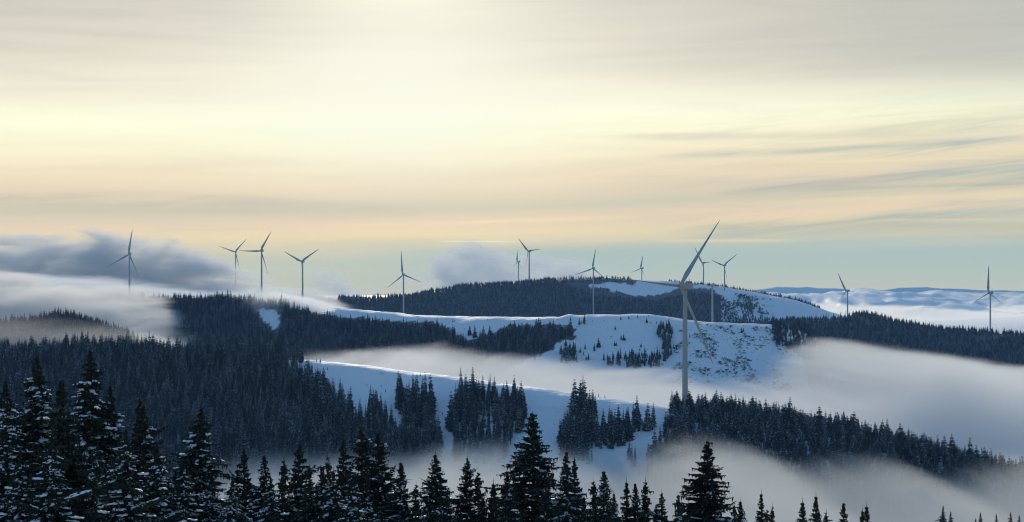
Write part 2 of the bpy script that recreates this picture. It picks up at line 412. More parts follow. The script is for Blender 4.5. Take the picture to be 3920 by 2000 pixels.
def mid_forest():
    X, Y = band(-1100, 1000, 1950, 2800, 5.2, 2)
    k = np.abs(X / Y) < .33; X, Y = X[k], Y[k]
    z = height(X, Y); px, py = pix(X, Y, z)
    a = np.array(RID['mid'][0], float); yc = np.interp(px, a[:, 0], a[:, 2])
    w = fbm(X / 40, Y / 40, 3) * 36
    q, p = px + w, py + w * .5
    m1 = (Y < yc + 25) & inpoly(q, p, [(-2000, 1000), (1080, 1000), (1100, 1190), (1190, 1204), (1300, 1226), (1390, 1232), (1500, 1240), (1570, 1246), (1650, 1244), (1700, 1262), (1750, 1298), (1775, 1320), (1800, 1322),
                                      (1850, 1300), (1900, 1285), (1960, 1260), (2130, 1262), (2205, 1268), (2200, 1285), (2130, 1320), (2100, 1345), (1960, 1400), (1800, 1500), (-2000, 1500)])
    hole = inpoly(px + w * .2, py, [(962, 1176), (1020, 1180), (1084, 1188), (1080, 1262), (1062, 1290), (1035, 1275), (1010, 1246), (985, 1225)])
    m1 &= ~hole
    cl = inpoly(px + w * .3, py + w * .2, zz3([(1225, 1010), (1340, 985), (1350, 1060), (1340, 1270), (1240, 1290), (1265, 1120), (1225, 1080)]))
    cl |= inpoly(px, py + w * .2, zz3([(800, 1260), (910, 1255), (925, 1320), (800, 1320)]))
    cl |= inpoly(px + w * .3, py + w * .2, zz3([(955, 1260), (1060, 1215), (1120, 1235), (1225, 1225), (1245, 1340), (960, 1340)]))
    cl |= inpoly(px, py + w * .2, zz3([(400, 1175), (520, 1190), (560, 1240), (540, 1300), (400, 1300)])) & (rng.random(px.shape) < .6)
    cl |= inpoly(px + w * .3, py, zz3([(540, 960), (620, 935), (620, 965), (560, 985)]))
    cl |= inpoly(px + w * .3, py, [(2960, 1246), (3035, 1246), (3110, 1300), (3150, 1420), (3080, 1380), (3020, 1335), (2965, 1330)])
    cl |= inpoly(px, py, [(3020, 1240), (3600, 1240), (3600, 1700), (3160, 1700), (3060, 1330)])
    m_ = m1 | ((Y < yc + 20) & cl)
    return X[m_], Y[m_], px[m_], py[m_], cl[m_]
def far_forest():
    X, Y = band(-1500, 1700, 2850, 5450, 6.8, 3)
    k = np.abs(X / Y) < .33; X, Y = X[k], Y[k]
    z = height(X, Y); px, py = pix(X, Y, z)
    w = fbm(X / 60, Y / 60, 3) * 26
    q, p = px + w, py + w * .5
    r1 = (Y > 3000) & (Y < 3470) & (px > 2960) & ~inpoly(q, py, [(3715, 1286), (3835, 1286), (3820, 1300), (3770, 1308), (3730, 1302)])
    a = np.array(RID['back'][0], float); yc = np.interp(px, a[:, 0], a[:, 2])
    r2 = (Y > 4250) & (Y < yc + 40) & inpoly(q, p, [(1300, 1120), (1430, 1125), (1600, 1100), (1765, 1080), (1960, 1060), (2070, 1060), (2150, 1082), (2230, 1112), (2290, 1134), (2340, 1138), (2430, 1143),
                                             (2500, 1150), (2590, 1136), (2640, 1118), (2700, 1128), (2740, 1130), (2780, 1150), (2800, 1200), (2830, 1250), (1300, 1250)])
    r3 = (Y > yc + 10) & (Y < yc + 90) & (px > 2560) & (px < 3140)
    r4 = (np.abs(Y - yc) < 60) & (px > 2060) & (px < 2420) & (rng.random(px.shape) < .35)
    r5 = (Y > 4300) & (Y < yc) & (inpoly(q, p, [(2835, 1165), (2880, 1160), (2875, 1215), (2840, 1215)]) | inpoly(q, py, [(2790, 1222), (3250, 1222), (3300, 1300), (2790, 1300)]) | inpoly(q, py, [(2900, 1180), (2912, 1180), (2915, 1240), (2900, 1240)]))
    r6 = (Y > 4300) & (Y < yc) & inpoly(px, py, [(2300, 1125), (2190, 1095), (2250, 1090), (2420, 1140)]) & (rng.random(px.shape) < .2)
    a = np.array(RID['cloud'][0], float)
    m_ = r1 | r2 | r3 | r4 | r5 | r6
    return X[m_], Y[m_], px[m_], py[m_], np.zeros(m_.sum(), bool)
def left_forest():
    X, Y = band(-700, -350, 1900, 2110, 6.5, 4)
    z = height(X, Y); px, py = pix(X, Y, z)
    m_ = ~(inpoly(px, py, [(190, 1262), (280, 1240), (400, 1262), (470, 1320), (180, 1330)]) & (rng.random(px.shape) < .93)) & (px < 560) & (rng.random(px.shape) < .8)
    return X[m_], Y[m_], px[m_], py[m_], np.zeros(m_.sum(), bool)

pts = []; big = []
for zi, fn in enumerate((near_forest, mid_forest, far_forest, left_forest)):
    X, Y, px, py, solo = fn()
    kk = fbm(X / 22 + 40, Y / 40, 4) < .17 + .2 * solo + (.2 if zi == 0 else .08)
    X, Y, px, py, solo = X[kk], Y[kk], px[kk], py[kk], solo[kk]
    z = height(X, Y); n = len(X)
    hgt = rng.uniform(.45, 1.18, n) * (1 + .5 * fbm(X / 30, Y / 30, 2))
    hgt *= np.where(rng.random(n) < .12, 1.25, 1.0)
    sc = hgt * {0: 1.08, 1: .95, 2: .78, 3: .85}[zi]
    if zi == 0: sc = sc * np.where(px > 2540, .80, np.where(px < 1700, np.interp(Y, [950, 1200], [1.25, 1.0]), 1.0))
    if zi == 0: sc = sc * np.where(solo & (px < 2540), 1.15, 1.0)
    wid = np.array([1.18, 1.25, 1.5, 1.3])[zi] * rng.uniform(.75, 1.3, n) * np.where((zi == 0) & (px > 2540), 1.30, np.where((zi == 0) & solo, .85, 1.0))
    rows = np.stack([X, Y, z, sc, rng.uniform(0, 6.28, n), rng.integers(0, 5, n), px, py, np.full(n, zi), solo, wid], 1)
    pts.append(rows)
pts = np.concatenate(pts)
# single firs on the open snow (photograph positions of the foot)
sing = []
for u, v, h in [(490, 940, 40), (578, 965, 34), (602, 955, 30), (865, 1012, 40), (912, 930, 36), (980, 925, 36), (1052, 912, 34), (1130, 955, 50), (1145, 905, 18), (1165, 962, 26), (1212, 962, 24), (726, 1165, 95), (738, 1165, 60), (690, 1190, 70), (612, 1178, 55),
                (915, 1098, 50), (935, 1104, 60), (948, 1106, 34), (862, 1148, 50), (875, 1150, 40), (1082, 1160, 44), (572, 1205, 50), (640, 1268, 62), (622, 1264, 40), (770, 1270, 80), (532, 1170, 55), (485, 1165, 60), (450, 1150, 70), (672, 945, 14), (770, 944, 14),
                (1380, 1180, 50), (1352, 1175, 50), (545, 1090, 14), (1110, 1085, 16), (235, 1240, 40), (600, 1225, 40), (1925, 1040, 50), (1940, 1030, 40), (1490, 1080, 40), (1715, 1020, 20)]:
    sing.append((1960 + u / 2.19, 800 + v / 2.19, h / 2.19, 'mid'))
for u, v, h in [(820, 280, 20), (870, 268, 24), (1655, 268, 20)][:0]: pass
for u, v, h in [(1650, 950, 26), (1665, 945, 20), (1938, 935, 22), (1745, 1010, 12), (1790, 1060, 95), (1835, 1080, 110), (1905, 1100, 130), (1760, 1120, 60), (1960, 1060, 90)]:
    sing.append((980 + u / 2.19, 800 + v / 2.19, h / 2.19, 'mid'))
for u, v, h in [(435, 160, 24), (462, 162, 14), (515, 222, 12), (1180, 262, 18), (1245, 285, 12), (900, 345, 14), (1340, 545, 22), (930, 380, 10)]:
    sing.append((980 + .5326 * u, 1300 + .5326 * v, h * .5326, 'near'))
for u, v, h in [(463, 375, 22), (583, 405, 14), (622, 412, 14), (668, 420, 14)]:
    sing.append((1960 + .5326 * u, 1300 + .5326 * v, h * .5326, 'near'))
def hit(px, py, y0, y1, n=900):
    yy = np.linspace(y0, y1, n); xx = (px - 1960) / F * yy
    zz = height(xx, yy); r_ = HR - zz / yy * F
    k = np.nonzero(r_ <= py)[0]
    return (xx[k[0]], yy[k[0]], zz[k[0]]) if len(k) else None
srows = []
for px, py, hp, w in sing:
    q = hit(px, py, *((1950, 2450) if w == 'mid' else (900, 1400)))
    if q is None:
        a = np.array(RID[w][0], float); yy = np.interp(px, a[:, 0], a[:, 2]); xx = (px - 1960) / F * yy; q = (xx, yy, float(height(xx, yy)))
    srows.append([q[0], q[1], q[2], max(hp * q[1] / F / 12.0, .2), random.uniform(0, 6), random.choice([0, 1, 2]), px, py, 9, 1, 1.2])
srows = np.array(srows)

# the ones that show largest become objects of their own
infr = (pts[:, 6] > 0) & (pts[:, 6] < 3920) & (pts[:, 8] == 0) & (pts[:, 7] < 1800)
size = pts[:, 3] / pts[:, 1] * infr * np.where(pts[:, 9] > 0, 1.6, 1.0) * np.where(pts[:, 7] < 1740, 1, .7)
order = np.argsort(-size)
NI = 300 - 92 - len(srows)
ind = pts[order[:NI]]
rest = pts[order[NI:]]
fars = []
for k, row in enumerate(np.concatenate([srows, ind])):
    o = link('fir_tree', FAR[int(row[5])], loc=row[:3])
    o.rotation_euler = (random.uniform(-.03, .03), random.uniform(-.03, .03), row[4]); o.scale = (row[3] * row[10],) * 2 + (row[3],)
    px = row[6]
    if k < len(srows):
        if row[8] == 9 and row[1] > 1900: tag(o, 'small lone fir on the open snow of the middle hill', 'tree', 'lone firs dotted over the open snow of the middle hill')
        else: tag(o, 'tiny fir or bush on the smooth snow slope near its crest', 'tree', 'tiny firs along the smooth snow slope')
    elif px > 2520: tag(o, 'dark fir on the wooded hill around the foot of the nearest wind turbine', 'tree', 'firs on the wooded hill by the nearest wind turbine')
    elif px < 1440: tag(o, 'frosted fir in the dense forest at the left of the smooth snow slope', 'tree', 'firs in the dense forest left of the snow slope')
    elif px < 1700: tag(o, 'tall dark fir in the first clump on the smooth snow slope from the left', 'tree', 'firs in the first clump on the snow slope')
    elif px < 2060: tag(o, 'tall dark fir in the wide second clump on the smooth snow slope', 'tree', 'firs in the wide second clump on the snow slope')
    elif px < 2290: tag(o, 'dark fir in the narrow third clump on the smooth snow slope', 'tree', 'firs in the narrow third clump on the snow slope')
    else: tag(o, 'dark fir in the clump on the snow slope next to the wooded hill', 'tree', 'firs in the last clump before the wooded hill')
    fars.append(o)
protos = []
for q in range(5):
    protos.append(next(o for o in fars if o.data == FAR[q]))

def instancer(name, rows, protos, label):
    me = bpy.data.meshes.new(name); me.vertices.add(len(rows))
    me.vertices.foreach_set('co', rows[:, :3].astype(np.float32).ravel())
    for an, col in (('tsc', 3), ('trot', 4), ('twid', rows.shape[1] - 1)):
        a = me.attributes.new(an, 'FLOAT', 'POINT'); a.data.foreach_set('value', rows[:, col].astype(np.float32))
    a = me.attributes.new('tidx', 'INT', 'POINT'); a.data.foreach_set('value', rows[:, 5].astype(np.int32))
    o = link(name, me)
    g = bpy.data.node_groups.new(name + '_nodes', 'GeometryNodeTree')
    g.interface.new_socket('Geometry', in_out='INPUT', socket_type='NodeSocketGeometry')
    g.interface.new_socket('Geometry', in_out='OUTPUT', socket_type='NodeSocketGeometry')
    N = g.nodes; L = g.links
    gi = N.new('NodeGroupInput'); go = N.new('NodeGroupOutput')
    jn = N.new('GeometryNodeJoinGeometry')
    for p in reversed(protos):
        oi = N.new('GeometryNodeObjectInfo'); oi.inputs['Object'].default_value = p; oi.inputs['As Instance'].default_value = True
        oi.transform_space = 'ORIGINAL'; L.new(oi.outputs['Geometry'], jn.inputs[0])
    ip = N.new('GeometryNodeInstanceOnPoints'); ip.inputs['Pick Instance'].default_value = True
    def na(nm, ty):
        x = N.new('GeometryNodeInputNamedAttribute'); x.data_type = ty; x.inputs[0].default_value = nm; return x.outputs[0]
    mp = N.new('GeometryNodeMeshToPoints')
    L.new(gi.outputs[0], mp.inputs['Mesh']); L.new(mp.outputs[0], ip.inputs['Points']); L.new(jn.outputs[0], ip.inputs['Instance'])
    L.new(na('tidx', 'INT'), ip.inputs['Instance Index'])
    cx = N.new('ShaderNodeCombineXYZ'); L.new(na('trot', 'FLOAT'), cx.inputs[2]); L.new(cx.outputs[0], ip.inputs['Rotation'])
    cs = N.new('ShaderNodeCombineXYZ'); mu = N.new('ShaderNodeMath'); mu.operation = 'MULTIPLY'; a1 = na('tsc', 'FLOAT')
    L.new(a1, mu.inputs[0]); L.new(na('twid', 'FLOAT'), mu.inputs[1]); L.new(mu.outputs[0], cs.inputs[0]); L.new(mu.outputs[0], cs.inputs[1]); L.new(a1, cs.inputs[2])
    L.new(cs.outputs[0], ip.inputs['Scale']); L.new(ip.outputs[0], go.inputs[0])
    md = o.modifiers.new('instances', 'NODES'); md.node_group = g
    tag(o, label, kind='stuff')
    return o
print('forest points', len(rest))
# litter, brush and canopy shade painted into the forest floor where trees stand closest
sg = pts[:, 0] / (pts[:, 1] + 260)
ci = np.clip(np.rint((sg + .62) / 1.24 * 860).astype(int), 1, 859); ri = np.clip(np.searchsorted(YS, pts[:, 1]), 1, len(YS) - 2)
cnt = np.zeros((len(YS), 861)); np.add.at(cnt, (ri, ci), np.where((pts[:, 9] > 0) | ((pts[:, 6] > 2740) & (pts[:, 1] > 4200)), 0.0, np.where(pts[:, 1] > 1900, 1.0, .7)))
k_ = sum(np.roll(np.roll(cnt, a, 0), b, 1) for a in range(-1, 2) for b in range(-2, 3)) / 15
bare_and_shade = np.maximum(BARE, np.clip(k_ * 5 - .6 + fbm(GX / 9, GY / 14, 3) * 3.5, 0, 1) * 1.9)
ground.data.attributes['bare'].data.foreach_set('value', bare_and_shade.ravel().astype(np.float32))
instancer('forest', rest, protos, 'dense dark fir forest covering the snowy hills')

# low brush on the bare slopes
def shrub_mesh(seed):
    r = np.random.default_rng(seed); v = []; f = []
    for k in range(26):
        a = r.uniform(0, 6.28); q = r.uniform(0, .9); z = r.uniform(0, .8); l = r.uniform(.5, 1.1)
        p = np.array([q * math.cos(a), q * math.sin(a), z]); d1 = r.normal(size=3) * .35 + [0, 0, .35]; d2 = r.normal(size=3) * .35
        n = len(v); v.extend([p, p + d1 * l, p + d2 * l]); f.append((n, n + 1, n + 2))
    return mesh_np('shrub', np.array(v), np.array(f), M['shrub'])
sh = [link('shrub', shrub_mesh(40 + k)) for k in range(3)]
X, Y = band(100, 800, 2000, 2360, 5.5, 9)
z = height(X, Y); px, py = pix(X, Y, z)
cl = fbm(X / 16, Y / 30, 4) + .25 * fbm(X / 70, Y / 60, 2)
k = (inpoly(px, py, [(2600, 1240), (3000, 1255), (3110, 1500), (2560, 1500), (2570, 1380)]) & (cl > .085)) | (inpoly(px, py, [(2220, 1340), (2560, 1340), (2560, 1500), (2100, 1500)]) & (cl > .2))
A = np.stack([X, Y, z], 1)[k]
X, Y = band(350, 800, 4300, 5250, 9, 10)
z = height(X, Y); px, py = pix(X, Y, z)
cl = fbm(X / 25, Y / 60, 4)
k2 = inpoly(px, py, [(2755, 1120), (2960, 1145), (2960, 1240), (2790, 1240)]) & (cl > .04)
B = np.stack([X, Y, z], 1)[k2]
PB = np.concatenate([A, B]); n = len(PB); print('shrubs', n)
rows = np.concatenate([PB, np.concatenate([rng.uniform(.8, 2.4, len(A)), rng.uniform(2, 5, len(B))])[:, None], rng.uniform(0, 6.28, (n, 1)), rng.integers(0, 3, (n, 1)), rng.uniform(.7, 1.8, (n, 1))], 1)
for k, o in enumerate(sh):
    o.location = rows[k, :3]; o.scale = (rows[k, 3],) * 3
    tag(o, 'low dark shrub poking through the speckled snow slope behind the nearest turbine', 'shrub', 'shrubs on the speckled snow slope')
instancer('brush', rows[3:], sh, 'low dark brush speckling the snow slopes')

# ------------------------------------------------------------------ foreground firs
class Acc:
    def __init__(s): s.v = []; s.q = []; s.t = []; s.n = 0
    def quad(s, a, b, c, d): s.v += [a, b, c, d]; s.q.append((s.n, s.n + 1, s.n + 2, s.n + 3)); s.n += 4
    def tri(s, a, b, c): s.v += [a, b, c]; s.t.append((s.n, s.n + 1, s.n + 2)); s.n += 3
    def strip(s, rings):   # rings: list of (k,3)
        k = len(rings[0]); b = s.n
        for r_ in rings: s.v += list(r_)
        for i in range(len(rings) - 1):
            for j in range(k):
                s.q.append((b + i * k + j, b + i * k + (j + 1) % k, b + (i + 1) * k + (j + 1) % k, b + (i + 1) * k + j))
        s.n += k * len(rings)
    def mesh(s, name, m, smooth=False):
        return mesh_np(name, np.array(s.v), [f for f in (np.array(s.q), np.array(s.t)) if len(f)], m, smooth)

def fir_meshes(seed, H=17.0, slope=.26, cap=.19, snow=.3, ragged=.25, gap=.0, up=.25, top_bare=.04):
    r = np.random.default_rng(seed); cr = Acc(); sn = Acc(); tr = Acc()
    ring = lambda z, q, ox=0, oy=0: [(ox + q * math.cos(a), oy + q * math.sin(a), z) for a in np.linspace(0, 6.283, 8)[:-1]]
    lean = r.uniform(-.12, .12, 2)
    cx = lambda z: (lean[0] * math.sin(z * .5), lean[1] * math.sin(z * .37))
    tr.strip([ring(z, .24 * (1 - z / H) ** .8 * H / 17 + .012, *cx(z)) for z in np.linspace(-3, H, 14)])
    z = H * .12
    side = r.uniform(0, 6.28)
    up0 = np.array([0, 0, 1.])
    while z < H - .12:
        u = z / H; dist = H - z
        rad = min(slope * dist ** 1.08 + .05, cap * H) * (1 + .18 * math.sin(z * 2.1 + seed))
        nb = 6 if rad > .9 else 5
        if rad < .45: nb = 4
        a0 = r.uniform(0, 6.28)
        for b in range(nb):
            if r.random() < gap: continue
            a = a0 + b * 6.283 / nb + r.uniform(-.35, .35)
            L = rad * (1 + r.normal() * ragged) * (1 + .14 * math.cos(a - side)); L = max(L, .06)
            if r.random() < .045 * (ragged / .25): L *= 1.45
            e0 = up * (1.9 * (u - .45)) + r.normal() * .12
            if r.random() < .06: e0 += .5
            zz = z + r.uniform(-.12, .12); ox, oy = cx(zz)
            ns = 5
            curve = r.uniform(.05, .35)
            P = []; el_ = e0; p = np.array([ox, oy, zz])
            dh = np.array([math.cos(a), math.sin(a), 0])
            for k in range(ns + 1):
                P.append(p.copy()); el_k = el_ - curve * math.sin(k / ns * 3.0) * 1.2 + (.5 * curve if k > ns * .6 else 0)
                p = p + (dh * math.cos(el_k) + up0 * math.sin(el_k)) * L / ns
            P = np.array(P); sd_ = np.array([-dh[1], dh[0], 0])
            # wood
            w0 = .018 + .012 * L
            cr.quad(P[0] + up0 * w0, P[0] - up0 * w0, P[3] - up0 * w0 * .5, P[3] + up0 * w0 * .5)
            nsp = int(5 + 6.5 * L)
            for k in range(nsp):
                f = (k + r.uniform(.1, .9)) / nsp; f = .10 + .90 * f
                x = f * ns; i0 = min(int(x), ns - 1); q = P[i0] + (P[i0 + 1] - P[i0]) * (x - i0)
                for sg in (-1, 1):
                    l = (.05 + .42 * L * (1.08 - f)) * r.uniform(.55, 1.2); l = min(l, .95)
                    dr = dh * r.uniform(.5, .9) + sd_ * sg * r.uniform(.25, 1) + up0 * r.uniform(-.55, .15)
                    dr = dr / np.linalg.norm(dr)
                    wv = np.cross(dr, up0); wv /= np.linalg.norm(wv) + 1e-6
                    ro = r.uniform(-1.5, 1.5); wv = wv * math.cos(ro) + np.cross(dr, wv) * math.sin(ro)
                    w = (.035 + .095 * l) * r.uniform(.8, 1.4)
                    m_ = q + dr * l * .5
                    cr.quad(q - wv * w * .4, m_ - wv * w, q + dr * l, m_ + wv * w)
                if r.random() < .6:      # hanging twig
                    l = r.uniform(.10, .26) * (1 + .5 * L); wv = (dh * r.uniform(-1, 1) + sd_ * r.uniform(-1, 1)); wv /= np.linalg.norm(wv) + 1e-6
                    cr.tri(q - wv * .08, q + wv * .08, q - up0 * l + dh * r.uniform(-.05, .1))
            # tip
            cr.tri(P[-1] - sd_ * .05, P[-1] + sd_ * .05, P[-1] + dh * .12 + up0 * .03)
            # snow lying along the branch
            low = np.clip((dist - 1.0) / (H * .38), 0, 1)
            if L > .3 and r.random() < snow * (0.14 + 1.25 * low):
                def lump(pa, pb, w, th):
                    dv = pb - pa; ln = np.linalg.norm(dv); dv = dv / (ln + 1e-6); sv = np.cross(dv, up0); sv /= np.linalg.norm(sv) + 1e-6
                    rings = []
                    for k in range(6):
                        f = k / 5; ww = w * math.sin(math.pi * (.06 + .88 * f)) ** .6 * r.uniform(.35, 1.3)
                        c_ = pa + (pb - pa) * f + sv * r.normal() * w * .25 + up0 * (th * .2 - .02)
                        rings.append([c_ + sv * ww, c_ + sv * ww * .6 + up0 * th * r.uniform(.6, 1.1), c_ - sv * ww * .6 + up0 * th * r.uniform(.6, 1.1), c_ - sv * ww, c_ - up0 * th * .3])
                    sn.strip(rings)
                f0 = r.uniform(.12, .5); f1 = min(1, f0 + r.uniform(.2, .6))
                g = lambda f: P[min(int(f * ns), ns - 1)] + (P[min(int(f * ns), ns - 1) + 1] - P[min(int(f * ns), ns - 1)]) * (f * ns - min(int(f * ns), ns - 1))
                lump(g(f0), g(f1), r.uniform(.05, .15) * (1 + .5 * low) * (1 + .4 * L), r.uniform(.07, .18))
                for _ in range(int(r.integers(0, 4))):
                    f = r.uniform(.35, .95); q = g(f); sg = r.choice([-1, 1]); dr = dh * .7 + sd_ * sg * r.uniform(.4, 1) - up0 * .15
                    lump(q, q + dr * r.uniform(.15, .45), r.uniform(.03, .07), r.uniform(.03, .07))
        z += max(.10 + .12 * min(rad, 1.6), .12) * r.uniform(.8, 1.3)
    # leader
    c0 = cx(H)
    cr.tri((c0[0] - .05, c0[1], H - .5), (c0[0] + .05, c0[1], H - .5), (c0[0], c0[1], H + .45))
    return tr.mesh('trunk', M['bark'], True), cr.mesh('crown', M['fir']), (sn.mesh('branch_snow', M['bsnow'], True) if sn.n else None)

VAR = {
 'big': fir_meshes(101, 19, .30, .25, .14, .26, .03, .30),
 'big2': fir_meshes(102, 19, .27, .24, .14, .28, .02, .42),
 'snow1': fir_meshes(103, 19, .27, .26, .90, .30, .02, .15),
 'snow2': fir_meshes(104, 19, .25, .25, .95, .34, .04, .10),
 'snow3': fir_meshes(105, 17, .30, .26, 1.1, .28, .04, .05),
 'mid1': fir_meshes(106, 16, .26, .23, .45, .28, .05, .40),
 'mid2': fir_meshes(107, 16, .23, .21, .45, .30, .08, .30),
 'slim': fir_meshes(108, 13, .17, .13, 0, .38, .14, .25, .1),
 'slim2': fir_meshes(109, 13, .20, .15, 0, .34, .10, .35, .1),
}
VH = {'big': 19, 'big2': 19, 'snow1': 19, 'snow2': 19, 'snow3': 17, 'mid1': 16, 'mid2': 16, 'slim': 13, 'slim2': 13}
def fore(px, py, kind, h, label, group=None, lean=0.0):
    Y = (2 + h) / (.2 - (py - HR) / F); X = (px - 1960) / F * Y
    zt = (HR - py) / F * Y; sc = h / VH[kind]
    root = empty('fir_tree', (X, Y, zt - h)); root.rotation_euler = (0, R(lean), random.uniform(0, 6.28)); ws = random.uniform(.84, 1.22); root.scale = (sc * ws, sc * ws, sc)
    tr, cr, sn = VAR[kind]
    link('trunk', tr, root); link('crown', cr, root)
    if sn: link('branch_snow', sn, root)
    tag(root, label, 'tree', group)
    return root
G1 = 'firs standing in front of the camera'
FT = [
 (130, 1362, 'snow2', 19, 'tall dark fir near the left edge, left of the tallest foreground fir'),
 (318, 1336, 'snow1', 19, 'tallest fir of the left foreground with long snow-laden lower branches'),
 (4, 1455, 'snow2', 17, 'fir cut off by the left edge of the photo'),
 (232, 1450, 'slim2', 14, 'thin fir top squeezed between the two tallest firs on the left'),
 (408, 1470, 'snow1', 17, 'fir directly right of the tallest left foreground fir, its top leaning in'),
 (528, 1520, 'mid1', 17, 'dark twin-topped fir pair, left one, right of the tall left group'),
 (566, 1552, 'mid2', 16, 'slightly lower right-hand fir of the twin tops right of the tall left group'),
 (766, 1558, 'snow1', 18, 'large dark pointed fir standing alone left of the small gap showing grey fog'),
 (700, 1738, 'snow3', 12, 'small snow-dusted fir pressed against the left side of the large pointed fir'),
 (940, 1715, 'mid1', 14, 'dark fir right of the small fog gap in the left foreground'),
 (1004, 1738, 'snow3', 13, 'snow-frosted fir just right of the dark fir beside the fog gap'),
 (1126, 1695, 'mid1', 15, 'fir with upswept V-shaped branches between the fog gap and the cluster of three'),
 (1074, 1760, 'slim', 12, 'very thin small fir left of the fir with upswept branches'),
 (1182, 1792, 'slim2', 11, 'first of three small dim firs between larger ones, the left one'),
 (1230, 1790, 'mid2', 11, 'middle one of the small dim firs left of the cluster of three'),
 (1256, 1748, 'slim', 12, 'bare-topped spindly fir just left of the cluster of three'),
 (1320, 1680, 'mid1', 15, 'left fir of the cluster of three close firs, branches sweeping outward'),
 (1386, 1636, 'big2', 17, 'middle and tallest fir of the cluster of three'),
 (1448, 1652, 'big2', 16, 'right fir of the cluster of three, dark against the fog edge'),
 (1528, 1768, 'mid2', 13, 'loose thin-branched fir right of the cluster of three'),
 (1590, 1852, 'slim', 10, 'tiny grey fir tip between two bigger firs over the fog'),
 (1652, 1735, 'big', 16, 'fir with a bushy knob near its top and wide branches, before the fog'),
 (1782, 1752, 'big2', 15, 'broad fir with a crooked right neighbour, centre-left over the fog'),
 (1832, 1806, 'slim', 13, 'crooked open fir leaning on the broad centre-left fir'),
 (1894, 1848, 'slim2', 11, 'narrow fir top left of the biggest central fir'),
 (1928, 1804, 'mid2', 12, 'curved-branch fir touching the left side of the biggest central fir'),
 (2040, 1576, 'big', 19, 'biggest central fir with ragged top rising over the fog onto the snow slope'),
 (2163, 1728, 'mid2', 15, 'spire-topped fir immediately right of the biggest central fir'),
 (2206, 1752, 'mid1', 15, 'second fir right of the biggest central fir, with even branches'),
 (2273, 1840, 'slim', 11, 'pale slim fir right of the pair beside the biggest central fir'),
 (2312, 1802, 'mid2', 13, 'pointed fir between the pale slim fir and the row of low firs'),
 (2366, 1888, 'mid2', 9, 'low rounded fir in the centre-right row'),
 (2404, 1842, 'slim2', 12, 'left of three close narrow fir tops in the centre-right row'),
 (2432, 1848, 'mid2', 12, 'middle of three close narrow fir tops in the centre-right row'),
 (2470, 1842, 'slim', 12, 'right and thinnest of three close narrow fir tops in the centre-right row'),
 (2536, 1882, 'mid1', 11, 'small fir halfway between the three narrow tops and the big right fir'),
 (2592, 1894, 'slim', 11, 'thin spike-topped fir left of the big right fir'),
 (2614, 1926, 'mid2', 9, 'low bushy fir at the left foot of the big right fir'),
 (2712, 1684, 'big', 17, 'big symmetrical fir right of centre standing out against the fog'),
 (2808, 1932, 'slim', 9, 'dead pole-like fir at the right side of the big right fir'),
 (2832, 1918, 'mid2', 10, 'small full fir right of the big right fir'),
 (2908, 1886, 'slim2', 11, 'slender fir with a drooping left branch right of the big right fir'),
 (2936, 1952, 'slim', 9, 'small thin fir beside the slender one with the drooping branch'),
 (2957, 1938, 'slim', 9, 'lone little spire right of the slender fir with the drooping branch'),
 (3077, 1920, 'slim2', 10, 'left fir of the small group of four at lower right'),
 (3112, 1896, 'slim2', 11, 'tallest fir of the small group of four at lower right'),
 (3136, 1946, 'slim', 9, 'third fir of the small group of four at lower right'),
 (3157, 1960, 'slim', 8, 'smallest, rightmost fir of the small group of four at lower right'),
 (3233, 1922, 'slim2', 11, 'lone narrow fir tip between the group of four and the last pair'),
 (3298, 1953, 'slim2', 9, 'left and lower fir of the last foreground pair at lower right'),
 (3327, 1936, 'slim2', 10, 'right and higher fir of the last foreground pair at lower right'),
]
for px, py, kd, h, lb in FT:
    fore(px, py, kd, h, lb, G1, random.uniform(-1.5, 1.5))
# undergrowth row of lower, snowier firs along the bottom
LOW = [(20, 1640), (90, 1720), (190, 1660), (250, 1780), (345, 1700), (430, 1740), (480, 1640), (520, 1790), (600, 1700), (650, 1800), (690, 1880), (800, 1810), (860, 1830), (905, 1860), (970, 1850), (1045, 1830), (1110, 1880), (1160, 1860), (1215, 1850),
       (1280, 1800), (1345, 1830), (1410, 1850), (1480, 1850), (1550, 1890), (1600, 1925), (1700, 1880), (1745, 1910), (1850, 1900), (1960, 1850), (2100, 1840), (2235, 1900), (2340, 1930), (2500, 1940), (2660, 1950)]
for k, (px, py) in enumerate(LOW):
    heavy = px < 1650
    lb = ('low fir with much snow on its boughs among the left foreground trees' if px < 900 else
          'low snow-patched fir filling in below the cluster of three' if px < 1650 else 'low dark fir half hidden along the bottom right of the biggest central fir' if px > 2000 else 'low dark fir filling the bottom left of the biggest central fir')
    fore(px, py, random.choice(['snow3', 'snow2']) if heavy else random.choice(['mid1', 'mid2']), random.uniform(10, 13), lb, 'low firs along the bottom', random.uniform(-3, 3))
# dim firs standing in the valley fog at lower right
for k, (px, py) in enumerate([(3610, 1935), (3638, 1958), (3752, 1962), (3814, 1968), (3870, 1960), (3903, 1972), (3735, 1985)]):
    Y = 745; h = 13
    zt = Z(py, Y); root = empty('fir_tree', ((px - 1960) / F * Y, Y, zt - h - 5)); root.scale = (1.3,) * 3
    # these stand tall out of the valley, so their trunks reach down to its floor
    tr, cr, sn = VAR['slim2']
    link('trunk', tr, root); link('crown', cr, root); root.rotation_euler.z = k
    zt = Z(py, Y); root.location.z = zt - 13 * 1.3
    tag(root, 'dim fir top almost swallowed by the fog at the lower right corner', 'tree', 'dim firs in the valley fog at lower right')

